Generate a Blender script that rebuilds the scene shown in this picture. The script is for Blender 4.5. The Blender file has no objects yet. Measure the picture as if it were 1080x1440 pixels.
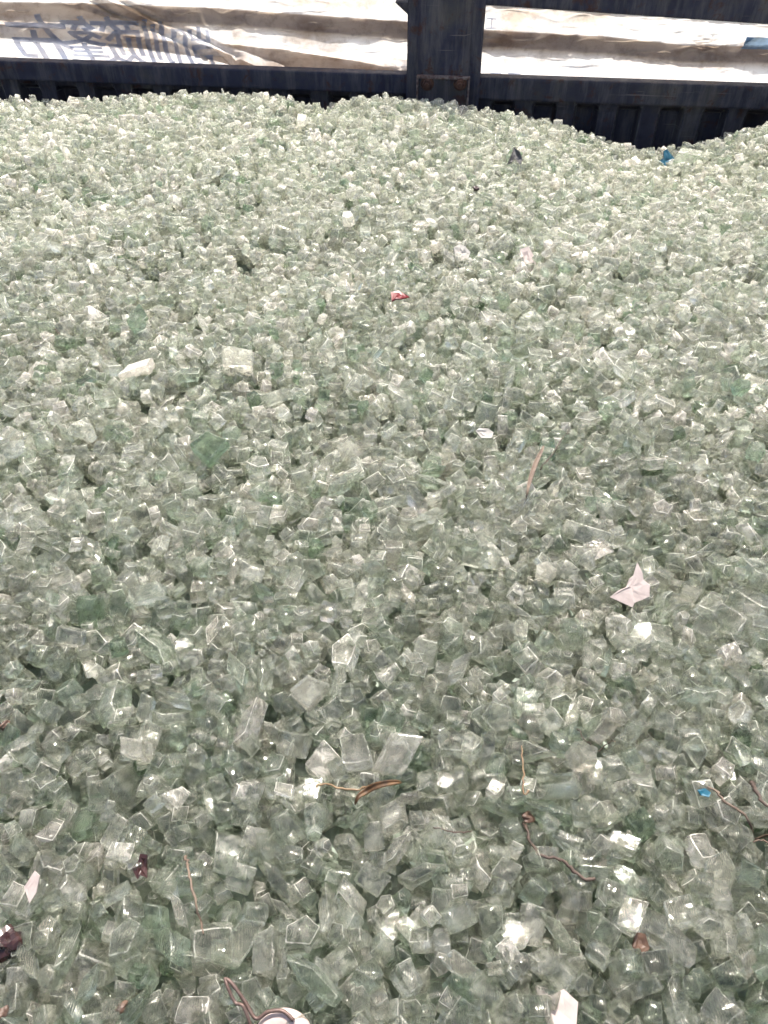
import bpy, bmesh, math, random
import numpy as np
from mathutils import Vector, Matrix, Quaternion, noise as mnoise

R = math.radians
random.seed(11)
rng = np.random.default_rng(11)
SC = bpy.context.scene
COL = SC.collection

# ------------------------------------------------------------------ camera
CAM_H, PITCH, FPX = 0.44, 44.0, 1100.0          # metres above the heap, degrees down, focal length in 1080x1440 pixels
cd = bpy.data.cameras.new('camera'); cam = bpy.data.objects.new('camera', cd); COL.objects.link(cam)
cd.sensor_fit = 'VERTICAL'; cd.sensor_height = 24.0; cd.lens = 24.0 * FPX / 1440.0
cd.clip_start = 0.01; cd.clip_end = 400
cam.location = (0, 0, CAM_H); cam.rotation_euler = (R(90 - PITCH), 0, 0)
SC.camera = cam

# ------------------------------------------------------------------ world, sun, exposure
SUN_EL, SUN_AZ = 65.0, 10.0                      # azimuth from +Y towards +X: the sun stands beyond the truck side
w = bpy.data.worlds.new('World'); SC.world = w; w.use_nodes = True
nt = w.node_tree; bg = nt.nodes['Background']
sky = nt.nodes.new('ShaderNodeTexSky'); sky.sky_type = 'NISHITA'; sky.sun_disc = False
sky.sun_elevation = R(SUN_EL); sky.sun_rotation = R(SUN_AZ); sky.dust_density = 4.0; sky.air_density = 0.8; sky.ozone_density = 0.1
nt.links.new(sky.outputs['Color'], bg.inputs['Color']); bg.inputs['Strength'].default_value = 0.11
sd = bpy.data.lights.new('sun', 'SUN'); sd.energy = 5.0; sd.angle = R(0.6); sd.color = (1.0, 0.94, 0.85)
sun = bpy.data.objects.new('sun', sd); COL.objects.link(sun)
sdir = Vector((math.sin(R(SUN_AZ)) * math.cos(R(SUN_EL)), math.cos(R(SUN_AZ)) * math.cos(R(SUN_EL)), math.sin(R(SUN_EL))))
sun.rotation_euler = sdir.to_track_quat('Z', 'Y').to_euler()
SC.view_settings.view_transform = 'Standard'; SC.view_settings.look = 'None'
SC.view_settings.exposure = 1.12; SC.view_settings.gamma = 1.0
SC.view_settings.use_curve_mapping = False
SC.render.engine = 'CYCLES'
cy = SC.cycles
cy.max_bounces = 9; cy.transmission_bounces = 8; cy.glossy_bounces = 4; cy.diffuse_bounces = 4
cy.transparent_max_bounces = 16; cy.caustics_reflective = False; cy.caustics_refractive = True
cy.sample_clamp_indirect = 4.0; cy.blur_glossy = 0.2
cy.use_denoising = True; cy.denoiser = 'OPENIMAGEDENOISE'
cy.use_adaptive_sampling = True; cy.adaptive_threshold = 0.05; cy.adaptive_min_samples = 24
SC.cycles.denoising_prefilter = 'ACCURATE'; SC.cycles.denoising_input_passes = 'RGB_ALBEDO_NORMAL'

# ------------------------------------------------------------------ photograph geometry helpers (1080x1440 pixels)
cp, sp = math.cos(R(PITCH)), math.sin(R(PITCH))
def ray(px, py):
    x = (px - 540) / FPX; y = (720 - py) / FPX
    return Vector((x, cp + y * sp, -sp + y * cp))
def project(p):
    x, y, z = p[0], p[1], p[2] - CAM_H
    d = y * cp - z * sp; u = y * sp + z * cp
    return 540 + FPX * x / d, 720 - FPX * u / d, d
FENCE_Y = 1.62
def on_plane(px, py, yaw, off=0.0):
    """point where the view ray meets the upright plane of the truck side (off metres further out)"""
    d = ray(px, py); n = Vector((-math.sin(yaw), math.cos(yaw), 0))
    t = (FENCE_Y + off) / n.dot(d)
    return Vector((0, 0, CAM_H)) + d * t
lo, hi = -0.4, 0.4                               # yaw at which the lower rail comes out level
for _ in range(50):
    m_ = (lo + hi) / 2
    if on_plane(0, 86, m_).z > on_plane(1080, 123, m_).z: lo = m_
    else: hi = m_
    if on_plane(0, 86, 0.0).z > on_plane(1080, 123, 0.0).z and _ == 0: pass
YAW = m_
if abs(on_plane(0, 86, YAW).z - on_plane(1080, 123, YAW).z) > 1e-3:
    lo, hi = -0.4, 0.4
    for _ in range(50):
        m_ = (lo + hi) / 2
        if on_plane(0, 86, m_).z < on_plane(1080, 123, m_).z: lo = m_
        else: hi = m_
    YAW = m_
TV = Vector((math.cos(YAW), math.sin(YAW), 0)); NV = Vector((-math.sin(YAW), math.cos(YAW), 0))   # along the side, outwards
def uz(px, py, off=0.0):
    p = on_plane(px, py, YAW, off); return p.dot(TV), p.z
def W(u, o, z):
    """side-wall coordinates (along, outwards from the wall plane, up) -> world"""
    return TV * u + NV * (FENCE_Y + o) + Vector((0, 0, z))

# ------------------------------------------------------------------ node helpers
def mat(name):
    m = bpy.data.materials.new(name); m.use_nodes = True
    n = m.node_tree; n.nodes.clear()
    out = n.nodes.new('ShaderNodeOutputMaterial')
    return m, n, out
def nd(n, t, **kw):
    o = n.nodes.new('ShaderNode' + t)
    for k, v in kw.items():
        if k in o.inputs.keys(): o.inputs[k].default_value = v
        else: setattr(o, k, v)
    return o
def ramp(n, fac, stops):
    r = n.nodes.new('ShaderNodeValToRGB'); e = r.color_ramp.elements
    while len(e) < len(stops): e.new(0.5)
    for i, (p, c) in enumerate(stops):
        e[i].position = p; e[i].color = (*c, 1) if len(c) == 3 else c
    n.links.new(fac, r.inputs['Fac']); return r
def mixs(n, fac, a, b):
    m = n.nodes.new('ShaderNodeMixShader')
    if isinstance(fac, float): m.inputs[0].default_value = fac
    else: n.links.new(fac, m.inputs[0])
    n.links.new(a.outputs[0], m.inputs[1]); n.links.new(b.outputs[0], m.inputs[2]); return m

def glass_mat(name, tints, rough, milk, bump, hack=0.22, hk=0.014):
    """broken soda-lime glass: refracting, faintly green, with dusty and frosted areas"""
    m, n, out = mat(name)
    L = n.links.new
    geo = nd(n, 'NewGeometry'); oi = nd(n, 'ObjectInfo')
    add = nd(n, 'Math', operation='ADD'); L(geo.outputs['Random Per Island'], add.inputs[0]); L(oi.outputs['Random'], add.inputs[1])
    fr = nd(n, 'Math', operation='FRACT'); L(add.outputs[0], fr.inputs[0])
    tint = ramp(n, fr.outputs[0], tints); tint.color_ramp.interpolation = 'LINEAR'
    ml = nd(n, 'Math', operation='MULTIPLY'); ml.inputs[1].default_value = 7.31; L(fr.outputs[0], ml.inputs[0])
    fr2 = nd(n, 'Math', operation='FRACT'); L(ml.outputs[0], fr2.inputs[0])
    noi = nd(n, 'TexNoise', Scale=120.0, Detail=3.0, Roughness=0.55, Distortion=1.2); L(geo.outputs['Position'], noi.inputs['Vector'])
    noi2 = nd(n, 'TexNoise', Scale=70.0, Detail=2.0, Roughness=0.5); L(geo.outputs['Position'], noi2.inputs['Vector'])
    bp = nd(n, 'Bump', Strength=bump, Distance=0.0016); L(noi.outputs['Fac'], bp.inputs['Height'])
    # conchoidal ripples
    wv = nd(n, 'TexWave', Scale=260.0, Distortion=9.0, Detail=1.0); wv.inputs['Detail Scale'].default_value = 0.6
    L(geo.outputs['Position'], wv.inputs['Vector'])
    bp2 = nd(n, 'Bump', Strength=bump * 0.5, Distance=0.0007); L(wv.outputs['Fac'], bp2.inputs['Height']); L(bp.outputs[0], bp2.inputs['Normal'])
    rr = ramp(n, noi2.outputs['Fac'], [(0.35, (rough * .3,) * 3), (0.7, (rough * 1.6,) * 3)])
    g = nd(n, 'BsdfGlass', IOR=1.5); L(tint.outputs[0], g.inputs['Color']); L(rr.outputs[0], g.inputs['Roughness']); L(bp2.outputs[0], g.inputs['Normal'])
    tr = nd(n, 'BsdfTransparent'); L(tint.outputs[0], tr.inputs['Color'])
    # frosted and dusty share: light scatters both ways
    dcol = ramp(n, fr2.outputs[0], [(0.0, (.74, .78, .67)), (0.35, (.83, .85, .75)), (0.8, (.88, .88, .80)), (1.0, (.91, .87, .81))])
    df = nd(n, 'BsdfDiffuse'); L(dcol.outputs[0], df.inputs['Color']); L(bp2.outputs[0], df.inputs['Normal'])
    tl = nd(n, 'BsdfTranslucent'); L(dcol.outputs[0], tl.inputs['Color'])
    dt = mixs(n, 0.5, df, tl)
    mk = nd(n, 'MapRange'); mk.inputs['From Min'].default_value = 0.44; mk.inputs['From Max'].default_value = 0.66
    mk.inputs['To Min'].default_value = milk[0]; mk.inputs['To Max'].default_value = milk[1]
    L(noi.outputs['Fac'], mk.inputs['Value'])
    mk2 = ramp(n, fr2.outputs[0], [(0, (.22,) * 3), (.5, (.42,) * 3), (.88, (.56,) * 3), (.97, (1.,) * 3)])
    mk3 = nd(n, 'Math', operation='MULTIPLY'); mk3.inputs[1].default_value = 2.2; L(mk2.outputs[0], mk3.inputs[0]); mk2 = mk3
    # brighter light towards the far end, painted in as milkiness rising along Y
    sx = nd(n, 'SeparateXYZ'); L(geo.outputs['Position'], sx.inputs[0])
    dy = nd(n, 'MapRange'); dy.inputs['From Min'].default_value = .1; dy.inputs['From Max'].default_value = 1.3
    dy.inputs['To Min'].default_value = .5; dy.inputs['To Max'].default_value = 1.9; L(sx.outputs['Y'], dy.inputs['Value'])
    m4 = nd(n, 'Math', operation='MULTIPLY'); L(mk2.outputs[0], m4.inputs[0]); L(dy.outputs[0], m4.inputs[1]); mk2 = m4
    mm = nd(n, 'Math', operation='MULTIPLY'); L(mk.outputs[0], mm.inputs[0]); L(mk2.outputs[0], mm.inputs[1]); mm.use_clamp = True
    body = mixs(n, 0.30, g, tr)
    s = mixs(n, mm.outputs[0], body, dt)
    # fine hackle on the broken surface scatters the sun's reflection into small bright patches
    gl = nd(n, 'BsdfGlossy', Roughness=hack); L(bp2.outputs[0], gl.inputs['Normal'])
    s = mixs(n, hk, s, gl)
    L(s.outputs[0], out.inputs['Surface'])
    return m

TINTS = [(0.0, (.70, .80, .70)), (0.03, (.86, .915, .85)), (0.25, (.937, .955, .915)), (0.7, (.957, .965, .932)), (1.0, (.975, .962, .94))]
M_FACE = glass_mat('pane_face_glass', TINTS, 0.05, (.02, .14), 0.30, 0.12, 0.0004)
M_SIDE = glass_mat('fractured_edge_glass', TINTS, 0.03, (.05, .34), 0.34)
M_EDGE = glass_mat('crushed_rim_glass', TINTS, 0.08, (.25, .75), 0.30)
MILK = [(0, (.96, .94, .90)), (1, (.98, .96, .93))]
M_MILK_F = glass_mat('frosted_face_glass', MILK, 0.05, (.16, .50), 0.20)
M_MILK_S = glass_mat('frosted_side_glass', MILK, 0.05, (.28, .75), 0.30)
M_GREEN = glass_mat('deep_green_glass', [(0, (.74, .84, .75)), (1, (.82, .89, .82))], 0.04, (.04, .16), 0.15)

def simple(name, col, rough=.6, vary=.25, scale=60., metal=0., trans=0., bump=.3, col2=None):
    m, n, out = mat(name); L = n.links.new
    tc = nd(n, 'TexCoord')
    no = nd(n, 'TexNoise', Scale=scale, Detail=5.0, Roughness=.6); L(tc.outputs['Object'], no.inputs['Vector'])
    c2 = col2 or tuple(c * (1 - vary) for c in col)
    rp = ramp(n, no.outputs['Fac'], [(.35, c2), (.65, col)])
    b = nd(n, 'BsdfPrincipled', Roughness=rough, Metallic=metal); L(rp.outputs[0], b.inputs['Base Color'])
    bp = nd(n, 'Bump', Strength=bump, Distance=.0006); L(no.outputs['Fac'], bp.inputs['Height']); L(bp.outputs[0], b.inputs['Normal'])
    s = b
    if trans:
        t = nd(n, 'BsdfTranslucent'); L(rp.outputs[0], t.inputs['Color']); s = mixs(n, float(trans), b, t)
    L(s.outputs[0], out.inputs['Surface']); return m

def paint_mat(name, base, dust=(.16, .15, .13)):
    m, n, out = mat(name); L = n.links.new
    tc = nd(n, 'TexCoord')
    mp = nd(n, 'Mapping'); mp.inputs['Scale'].default_value = (1, 1, 1); L(tc.outputs['Object'], mp.inputs['Vector'])
    big = nd(n, 'TexNoise', Scale=14.0, Detail=6.0, Roughness=.65); L(mp.outputs[0], big.inputs['Vector'])
    c1 = ramp(n, big.outputs['Fac'], [(.3, tuple(c * .55 for c in base)), (.5, base), (.72, (base[0] * 1.6 + .012, base[1] * 1.5 + .010, base[2] * 1.05))])
    mp2 = nd(n, 'Mapping'); mp2.inputs['Scale'].default_value = (45, 45, 7); L(tc.outputs['Object'], mp2.inputs['Vector'])
    st = nd(n, 'TexNoise', Scale=1.0, Detail=6.0, Roughness=.7); L(mp2.outputs[0], st.inputs['Vector'])
    f1 = ramp(n, st.outputs['Fac'], [(.46, (0, 0, 0)), (.74, (.55, .55, .55))])
    mx = nd(n, 'MixRGB'); L(f1.outputs[0], mx.inputs[0]); L(c1.outputs[0], mx.inputs[1]); mx.inputs[2].default_value = (*dust, 1)
    ru = nd(n, 'TexNoise', Scale=34.0, Detail=7.0, Roughness=.7, Distortion=.4); L(tc.outputs['Object'], ru.inputs['Vector'])
    f2 = ramp(n, ru.outputs['Fac'], [(.56, (0, 0, 0)), (.65, (.75, .75, .75))])
    mx2 = nd(n, 'MixRGB'); L(f2.outputs[0], mx2.inputs[0]); L(mx.outputs[0], mx2.inputs[1]); mx2.inputs[2].default_value = (.085, .036, .022, 1)
    # long scratches along the rails
    mp3 = nd(n, 'Mapping'); mp3.inputs['Scale'].default_value = (9, 9, 260); L(tc.outputs['Object'], mp3.inputs['Vector'])
    sc = nd(n, 'TexNoise', Scale=1.0, Detail=3.0, Roughness=.5); L(mp3.outputs[0], sc.inputs['Vector'])
    f3 = ramp(n, sc.outputs['Fac'], [(.68, (0, 0, 0)), (.73, (.5, .5, .5))])
    mx3 = nd(n, 'MixRGB'); L(f3.outputs[0], mx3.inputs[0]); L(mx2.outputs[0], mx3.inputs[1]); mx3.inputs[2].default_value = (.23, .2, .18, 1)
    b = nd(n, 'BsdfPrincipled', Roughness=.66); b.inputs['Specular IOR Level'].default_value = .22; L(mx3.outputs[0], b.inputs['Base Color'])
    bp = nd(n, 'Bump', Strength=.5, Distance=.0012); L(ru.outputs['Fac'], bp.inputs['Height']); L(bp.outputs[0], b.inputs['Normal'])
    L(b.outputs[0], out.inputs['Surface']); return m
M_NAVY = paint_mat('worn_navy_paint', (.048, .047, .072), (.23, .21, .19))
M_NAVY2 = paint_mat('worn_grey_navy_paint', (.054, .050, .066), (.24, .22, .20))
M_WORN = simple('worn_paint_edge', (.15, .14, .13), .7, scale=60, col2=(.03, .03, .045))
M_RUST = simple('rusty_steel', (.16, .075, .045), .8, scale=90, col2=(.05, .022, .016), bump=.8)
M_SCUFF = simple('scuffed_edge', (.30, .24, .21), .7, scale=120, col2=(.12, .06, .045), bump=.6)

# ------------------------------------------------------------------ mesh helpers
def link(name, me, m=None, parent=None, smooth=False):
    if m is not None:
        for x in (m if isinstance(m, (list, tuple)) else [m]): me.materials.append(x)
    if smooth: me.polygons.foreach_set('use_smooth', [True] * len(me.polygons))
    o = bpy.data.objects.new(name, me); COL.objects.link(o)
    if parent: o.parent = parent
    return o
def from_bm(bm, name):
    me = bpy.data.meshes.new(name); bmesh.ops.recalc_face_normals(bm, faces=bm.faces[:]); bm.to_mesh(me); bm.free(); return me
def tag(o, label=None, cat=None, group=None, kind=None):
    if label: o['label'] = label
    if cat: o['category'] = cat
    if group: o['group'] = group
    if kind: o['kind'] = kind
    return o
def empty(name, loc=(0, 0, 0)):
    o = bpy.data.objects.new(name, None); o.empty_display_size = .02; COL.objects.link(o); o.location = loc; return o
def wall_box(bm, u0, u1, o0, o1, z0, z1, bev=.002, z0b=None, z1b=None):
    """box in side-wall coordinates; z0b/z1b give the heights at the u1 end"""
    z0b = z0 if z0b is None else z0b; z1b = z1 if z1b is None else z1b
    vs = [bm.verts.new(W(u, o, z)) for (u, zz) in ((u0, (z0, z1)), (u1, (z0b, z1b))) for o in (o0, o1) for z in zz]
    idx = [(0, 1, 3, 2), (4, 6, 7, 5), (0, 4, 5, 1), (2, 3, 7, 6), (0, 2, 6, 4), (1, 5, 7, 3)]
    fs = [bm.faces.new([vs[i] for i in f]) for f in idx]
    if bev:
        es = list({e for f in fs for e in f.edges})
        bmesh.ops.bevel(bm, geom=es, offset=bev, segments=2, affect='EDGES', profile=.6)

# ------------------------------------------------------------------ the setting: ground, truck bed floor
def ground():
    bm = bmesh.new(); bmesh.ops.create_grid(bm, x_segments=40, y_segments=40, size=150)
    for v in bm.verts: v.co.z = -1.6
    me = from_bm(bm, 'ground'); m = simple('dusty_concrete', (.30, .28, .24), .9, scale=.7, col2=(.2, .19, .17))
    tag(link('ground', me, m), kind='structure')
ground()
BED_Z = -.42
bm = bmesh.new(); wall_box(bm, -1.9, 1.9, -2.3, -.001, BED_Z - .03, BED_Z, 0)
tag(link('truck_bed_floor', from_bm(bm, 'truck_bed_floor'), M_NAVY), kind='structure')

# ------------------------------------------------------------------ the truck side
side = empty('truck_side_wall', W(0, 0, BED_Z))
tag(side, 'dark navy steel truck side with rails, post and ribbed panel behind the glass', 'truck side')
INV = Matrix.Translation(side.location).inverted()
def side_part(name, bm, m, parent=side, label=None, smooth=False):
    me = from_bm(bm, name); me.transform(INV)
    o = link(name, me, m, parent, smooth)
    if label: o['label'] = label
    return o
zl_top = uz(540, 104)[1]; 
uL, uR = -1.75, 1.75
pu0, _ = uz(573, 60); pu1, _ = uz(679, 60)
z_rb_left = uz(300, 122)[1]; z_rb_right = uz(880, 148)[1]
# lower rail, one length on each side of the post
bm = bmesh.new(); wall_box(bm, uL, pu0 + .006, 0, .030, z_rb_right + .004, zl_top, .004)
side_part('rail', bm, M_NAVY)
bm = bmesh.new(); wall_box(bm, pu1 - .010, uR, 0, .030, z_rb_right, zl_top, .004)
side_part('rail', bm, M_NAVY2)
# upper rail right of the post (slightly out of level) and a stub left of it
ua, za = uz(684, 8); ub, zb = uz(1080, 35)
sl = (zb - za) / (ub - ua)
bm = bmesh.new(); wall_box(bm, pu1 - .010, uR, .002, .047, za, za + .075, .004, za + sl * (uR - pu1), za + sl * (uR - pu1) + .068)
side_part('rail', bm, M_NAVY)
ua2, za2 = uz(560, 4)
bm = bmesh.new(); wall_box(bm, uL, pu0 + .006, .004, .047, za2 - .004 + .03, za2 + .09, .004)
side_part('rail', bm, M_NAVY2)
bm = bmesh.new()                                  # bracket at the joint of the stub and the post
p = [(uz(556, 3)), (uz(577, 3)), (uz(577, 23))]
va = [bm.verts.new(W(u, -.003, z)) for u, z in p]; vb = [bm.verts.new(W(u, .02, z)) for u, z in p]
bm.faces.new(va); bm.faces.new(vb[::-1])
for i in range(3): bm.faces.new((va[i], va[(i + 1) % 3], vb[(i + 1) % 3], vb[i]))
side_part('gusset', bm, M_NAVY2)
# corrugated panel under the rail
def corrugated():
    bm = bmesh.new()
    pitch = .079; prof = []
    u = uL; k = 0
    u_ref = uz(870, 170)[0]
    n0 = int((uL - u_ref) / pitch) - 1
    pts = []
    for k in range(n0, int((uR - u_ref) / pitch) + 2):
        b = u_ref + k * pitch
        pts += [(b - .006, .012), (b, .034), (b + .034, .034), (b + .040, .012)]
    pts = [q for q in pts if uL < q[0] < uR]
    zs = [BED_Z, -.12, z_rb_right - .016, z_rb_right - .006, z_rb_right + .012]
    cols = []
    for (u, o) in pts:
        col = []
        for j, z in enumerate(zs):
            oo = o if j < 3 else (.010 + (o - .012) * (.25 if j == 3 else 0))
            col.append(bm.verts.new(W(u + random.uniform(-.0008, .0008), oo + random.uniform(-.0006, .0006), z)))
        cols.append(col)
    for a, b in zip(cols, cols[1:]):
        for j in range(len(zs) - 1): bm.faces.new((a[j], b[j], b[j + 1], a[j + 1]))
    r = bmesh.ops.solidify(bm, geom=bm.faces[:], thickness=.002)
    rb = bmesh.ops.bevel(bm, geom=[e for e in bm.edges if len(e.link_faces) == 2 and e.calc_face_angle(0) > .45], offset=.0014, segments=1, affect='EDGES')
    for f in rb['faces']:
        if random.random() < .8: f.material_index = 1
    side_part('ribbed_panel', bm, [M_NAVY2, M_WORN])
corrugated()
# post: a folded channel, front face with side flanges
zt = uz(620, 0)[1] + .14
bm = bmesh.new()
f0 = uz(590, 60)[0]; f1 = uz(660, 60)[0]
prof = [(pu0, .05), (pu0, -.006), (pu0 + .004, -.010), (f0 - .003, -.010), (f0, -.014), (f0 + .012, -.024), (f1 - .010, -.024), (f1, -.014), (f1 + .004, -.006), (pu1 - .004, -.006), (pu1, -.002), (pu1, .05)]
zz = [BED_Z, -.1, 0, .05, .1, .18, zt]
g = [[bm.verts.new(W(u + .0006 * math.sin(j * 2.1 + i), o + .0005 * math.sin(j + i * 1.7), z)) for j, z in enumerate(zz)] for i, (u, o) in enumerate(prof)]
for a, b in zip(g, g[1:]):
    for j in range(len(zz) - 1): bm.faces.new((a[j], b[j], b[j + 1], a[j + 1]))
bm.faces.new([c[-1] for c in g])
post = side_part('post', bm, M_NAVY)
# bracket plate with two bolts on the post
b0, bz1 = uz(588, 100); b1, _ = uz(662, 102); bzl = zl_top - .13
bm = bmesh.new(); wall_box(bm, b0 + .004, b1 - .004, -.031, -.0245, bzl, bz1 - .004, .002)
plate = side_part('bracket_plate', bm, M_NAVY2)
bm = bmesh.new()
wall_box(bm, b0, b1, -.034, -.0245, bz1 - .0035, bz1 + .0015, .001)
wall_box(bm, b0, b0 + .0035, -.034, -.0245, bzl, bz1 - .004, .001)
wall_box(bm, b1 - .0035, b1, -.034, -.0245, bzl, bz1 - .004, .001)
side_part('plate_edge', bm, M_SCUFF, plate, 'rusty scuffed rim of the bracket plate')
for (bx, by) in ((601, 117), (647, 117)):
    u, z = uz(bx, by, -.03)
    bm = bmesh.new()
    for (r, o0, o1, seg) in ((.0125, -.031, -.0335, 20), (.0088, -.0335, -.041, 6), (.0045, -.041, -.047, 12)):
        va = [bm.verts.new(W(u + r * math.cos(t), o0, z + r * math.sin(t))) for t in [2 * math.pi * i / seg for i in range(seg)]]
        vb = [bm.verts.new(W(u + r * .93 * math.cos(t), o1, z + r * .93 * math.sin(t))) for t in [2 * math.pi * i / seg for i in range(seg)]]
        for i in range(seg): bm.faces.new((va[i], va[(i + 1) % seg], vb[(i + 1) % seg], vb[i]))
        bm.faces.new(vb)
    side_part('bolt', bm, M_RUST, plate)

# ------------------------------------------------------------------ the tarpaulin outside the truck side
TO = .052                                         # distance outside the wall plane
def tarp_mat():
    m, n, out = mat('dirty_white_tarpaulin'); L = n.links.new
    tc = nd(n, 'TexCoord')
    mp = nd(n, 'Mapping'); mp.inputs['Scale'].default_value = (1, 1, 2.2); L(tc.outputs['Object'], mp.inputs['Vector'])
    a = nd(n, 'TexNoise', Scale=9.0, Detail=7.0, Roughness=.62); L(mp.outputs[0], a.inputs['Vector'])
    c = ramp(n, a.outputs['Fac'], [(.32, (.55, .47, .40)), (.46, (.74, .71, .69)), (.58, (.92, .915, .91))])
    b2 = nd(n, 'TexNoise', Scale=60.0, Detail=4.0, Roughness=.7); L(tc.outputs['Object'], b2.inputs['Vector'])
    c2 = ramp(n, b2.outputs['Fac'], [(.25, (.62, .58, .55)), (.5, (1, 1, 1))])
    mu = nd(n, 'MixRGB', blend_type='MULTIPLY'); mu.inputs[0].default_value = .8; L(c.outputs[0], mu.inputs[1]); L(c2.outputs[0], mu.inputs[2])
    # baked-on dust where the sheet folds over (vertex attribute: where the cloth lies in a crease)
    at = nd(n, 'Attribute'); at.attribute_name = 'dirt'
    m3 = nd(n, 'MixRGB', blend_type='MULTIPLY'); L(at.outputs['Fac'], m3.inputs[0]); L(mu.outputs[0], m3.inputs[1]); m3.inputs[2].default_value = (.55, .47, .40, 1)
    df = nd(n, 'BsdfDiffuse'); L(m3.outputs[0], df.inputs['Color'])
    tl = nd(n, 'BsdfTranslucent'); L(m3.outputs[0], tl.inputs['Color'])
    s = mixs(n, .55, df, tl); gl = nd(n, 'BsdfGlossy', Roughness=.35); s2 = mixs(n, .05, s, gl)
    L(s2.outputs[0], out.inputs['Surface']); return m
M_TARP = tarp_mat()
M_INK = simple('faded_blue_print', (.56, .60, .70), .6, scale=25, col2=(.36, .41, .54), trans=.75, bump=.1)
def lerp_pts(pts, x):
    if x <= pts[0][0]: return pts[0][1]
    for (a, b), (c, d) in zip(pts, pts[1:]):
        if x <= c: return b + (d - b) * (x - a) / (c - a)
    return pts[-1][1]
def sstep(a, b, x):
    t = max(0, min(1, (x - a) / (b - a))); return t * t * (3 - 2 * t)
BANDS = []                                        # creases: (top line, thickness in px, depth) as lines over the photographed stretch of tarp
def line(pts): return [uz(x, y, TO) for x, y in pts]
band_mid = line([(-500, -5), (140, 4), (300, 10), (575, 30), (690, 42), (850, 50), (960, 62), (1080, 64), (1500, 80)])
band_low = line([(310, 58), (400, 66), (480, 80), (580, 94), (640, 99), (700, 112)])
band_lft = line([(-500, 30), (0, 31), (100, 34), (200, 48), (300, 66), (380, 100)])
dg = [line([(x, 0), (x + 105, 45), (x + 212, 104)]) for x in (126, 146, 168)]
def tarp_disp(u, z):
    """outward displacement of the cloth and how much dirt its creases hold"""
    d = 0.; dirt = 0.
    t = lerp_pts(band_mid, u) - z                 # metres below the top line of the main sag
    if t > 0:
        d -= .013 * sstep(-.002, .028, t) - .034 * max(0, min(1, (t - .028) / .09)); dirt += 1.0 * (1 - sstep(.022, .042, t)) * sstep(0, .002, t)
    else: d -= .3 * -t
    if t < 0: d += 0
    uu = band_low[0][0]
    if u > uu:
        t = lerp_pts(band_low, u) - z; k = sstep(uu, uu + .12, u) * (1 - sstep(pu0, pu0 + .08, u))
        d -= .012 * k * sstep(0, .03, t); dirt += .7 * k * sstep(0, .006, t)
    if u < band_lft[-1][0]:
        t = lerp_pts(band_lft, u) - z; k = 1 - sstep(band_lft[-3][0], band_lft[-1][0], u)
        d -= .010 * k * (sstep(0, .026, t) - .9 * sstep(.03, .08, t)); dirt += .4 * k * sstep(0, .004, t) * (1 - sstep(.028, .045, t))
    for q, l in enumerate(dg):                    # bundle of diagonal pleats
        du = u - lerp_pts([(zz_, uu_) for uu_, zz_ in reversed(l)], z)
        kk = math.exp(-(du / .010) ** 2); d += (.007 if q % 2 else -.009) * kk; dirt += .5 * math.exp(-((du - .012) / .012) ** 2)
    d += .004 * mnoise.noise(Vector((u * 9, z * 22, 3))) + .0022 * mnoise.noise(Vector((u * 38, z * 55, 8)))
    cr_ = mnoise.noise(Vector((u * 17 + z * 9, z * 40 - u * 6, 21))); d += .0018 * max(0, .12 - abs(cr_)) / .12 - .0009; dirt += .12 * max(0, .07 - abs(cr_)) / .07
    # gathered pleats fanning from a tie point on the right
    tu, tz = tie
    ang = math.atan2(z - tz, u - tu); rr = math.hypot(u - tu, z - tz)
    if z > tz - .02: d += .0016 * math.sin(ang * 17) * math.exp(-rr / .05)
    dirt += .8 * math.exp(-(rr / .012) ** 2)
    d -= .012 * math.exp(-((z - lerp_pts(band_mid, u) + .055) / .02) ** 2) * .5 * (1 + math.sin(u * 14))
    return max(-.015, d), min(1, dirt)
tie = uz(985, 62, TO)
def tarp_sheet():
    u0, u1 = -1.7, 1.7; z0, z1 = BED_Z + .15, uz(540, 0, TO)[1] + .016
    nu = 560; zs = list(np.linspace(z0, 0.02, 12)[:-1]) + list(np.linspace(.02, z1, 120))
    vs = []; dirt = []
    for i in range(nu + 1):
        u = u0 + (u1 - u0) * i / nu
        for z in zs:
            d, k = tarp_disp(u, z); vs.append(W(u, TO + d, z) - base); dirt.append(k)
    nz = len(zs)
    fs = [(i * nz + j, (i + 1) * nz + j, (i + 1) * nz + j + 1, i * nz + j + 1) for i in range(nu) for j in range(nz - 1)]
    me = bpy.data.meshes.new('tarp_sheet'); me.from_pydata([tuple(v) for v in vs], [], fs)
    a = me.attributes.new('dirt', 'FLOAT', 'POINT'); a.data.foreach_set('value', dirt)
    return link('sheet', me, M_TARP, tarp, True)
base = W(0, TO, BED_Z + .15)
tarp = empty('tarpaulin', base)
tag(tarp, 'sunlit dirty white tarpaulin with blue print hanging outside the truck rails', 'tarpaulin')
tarp_sheet()
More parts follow.
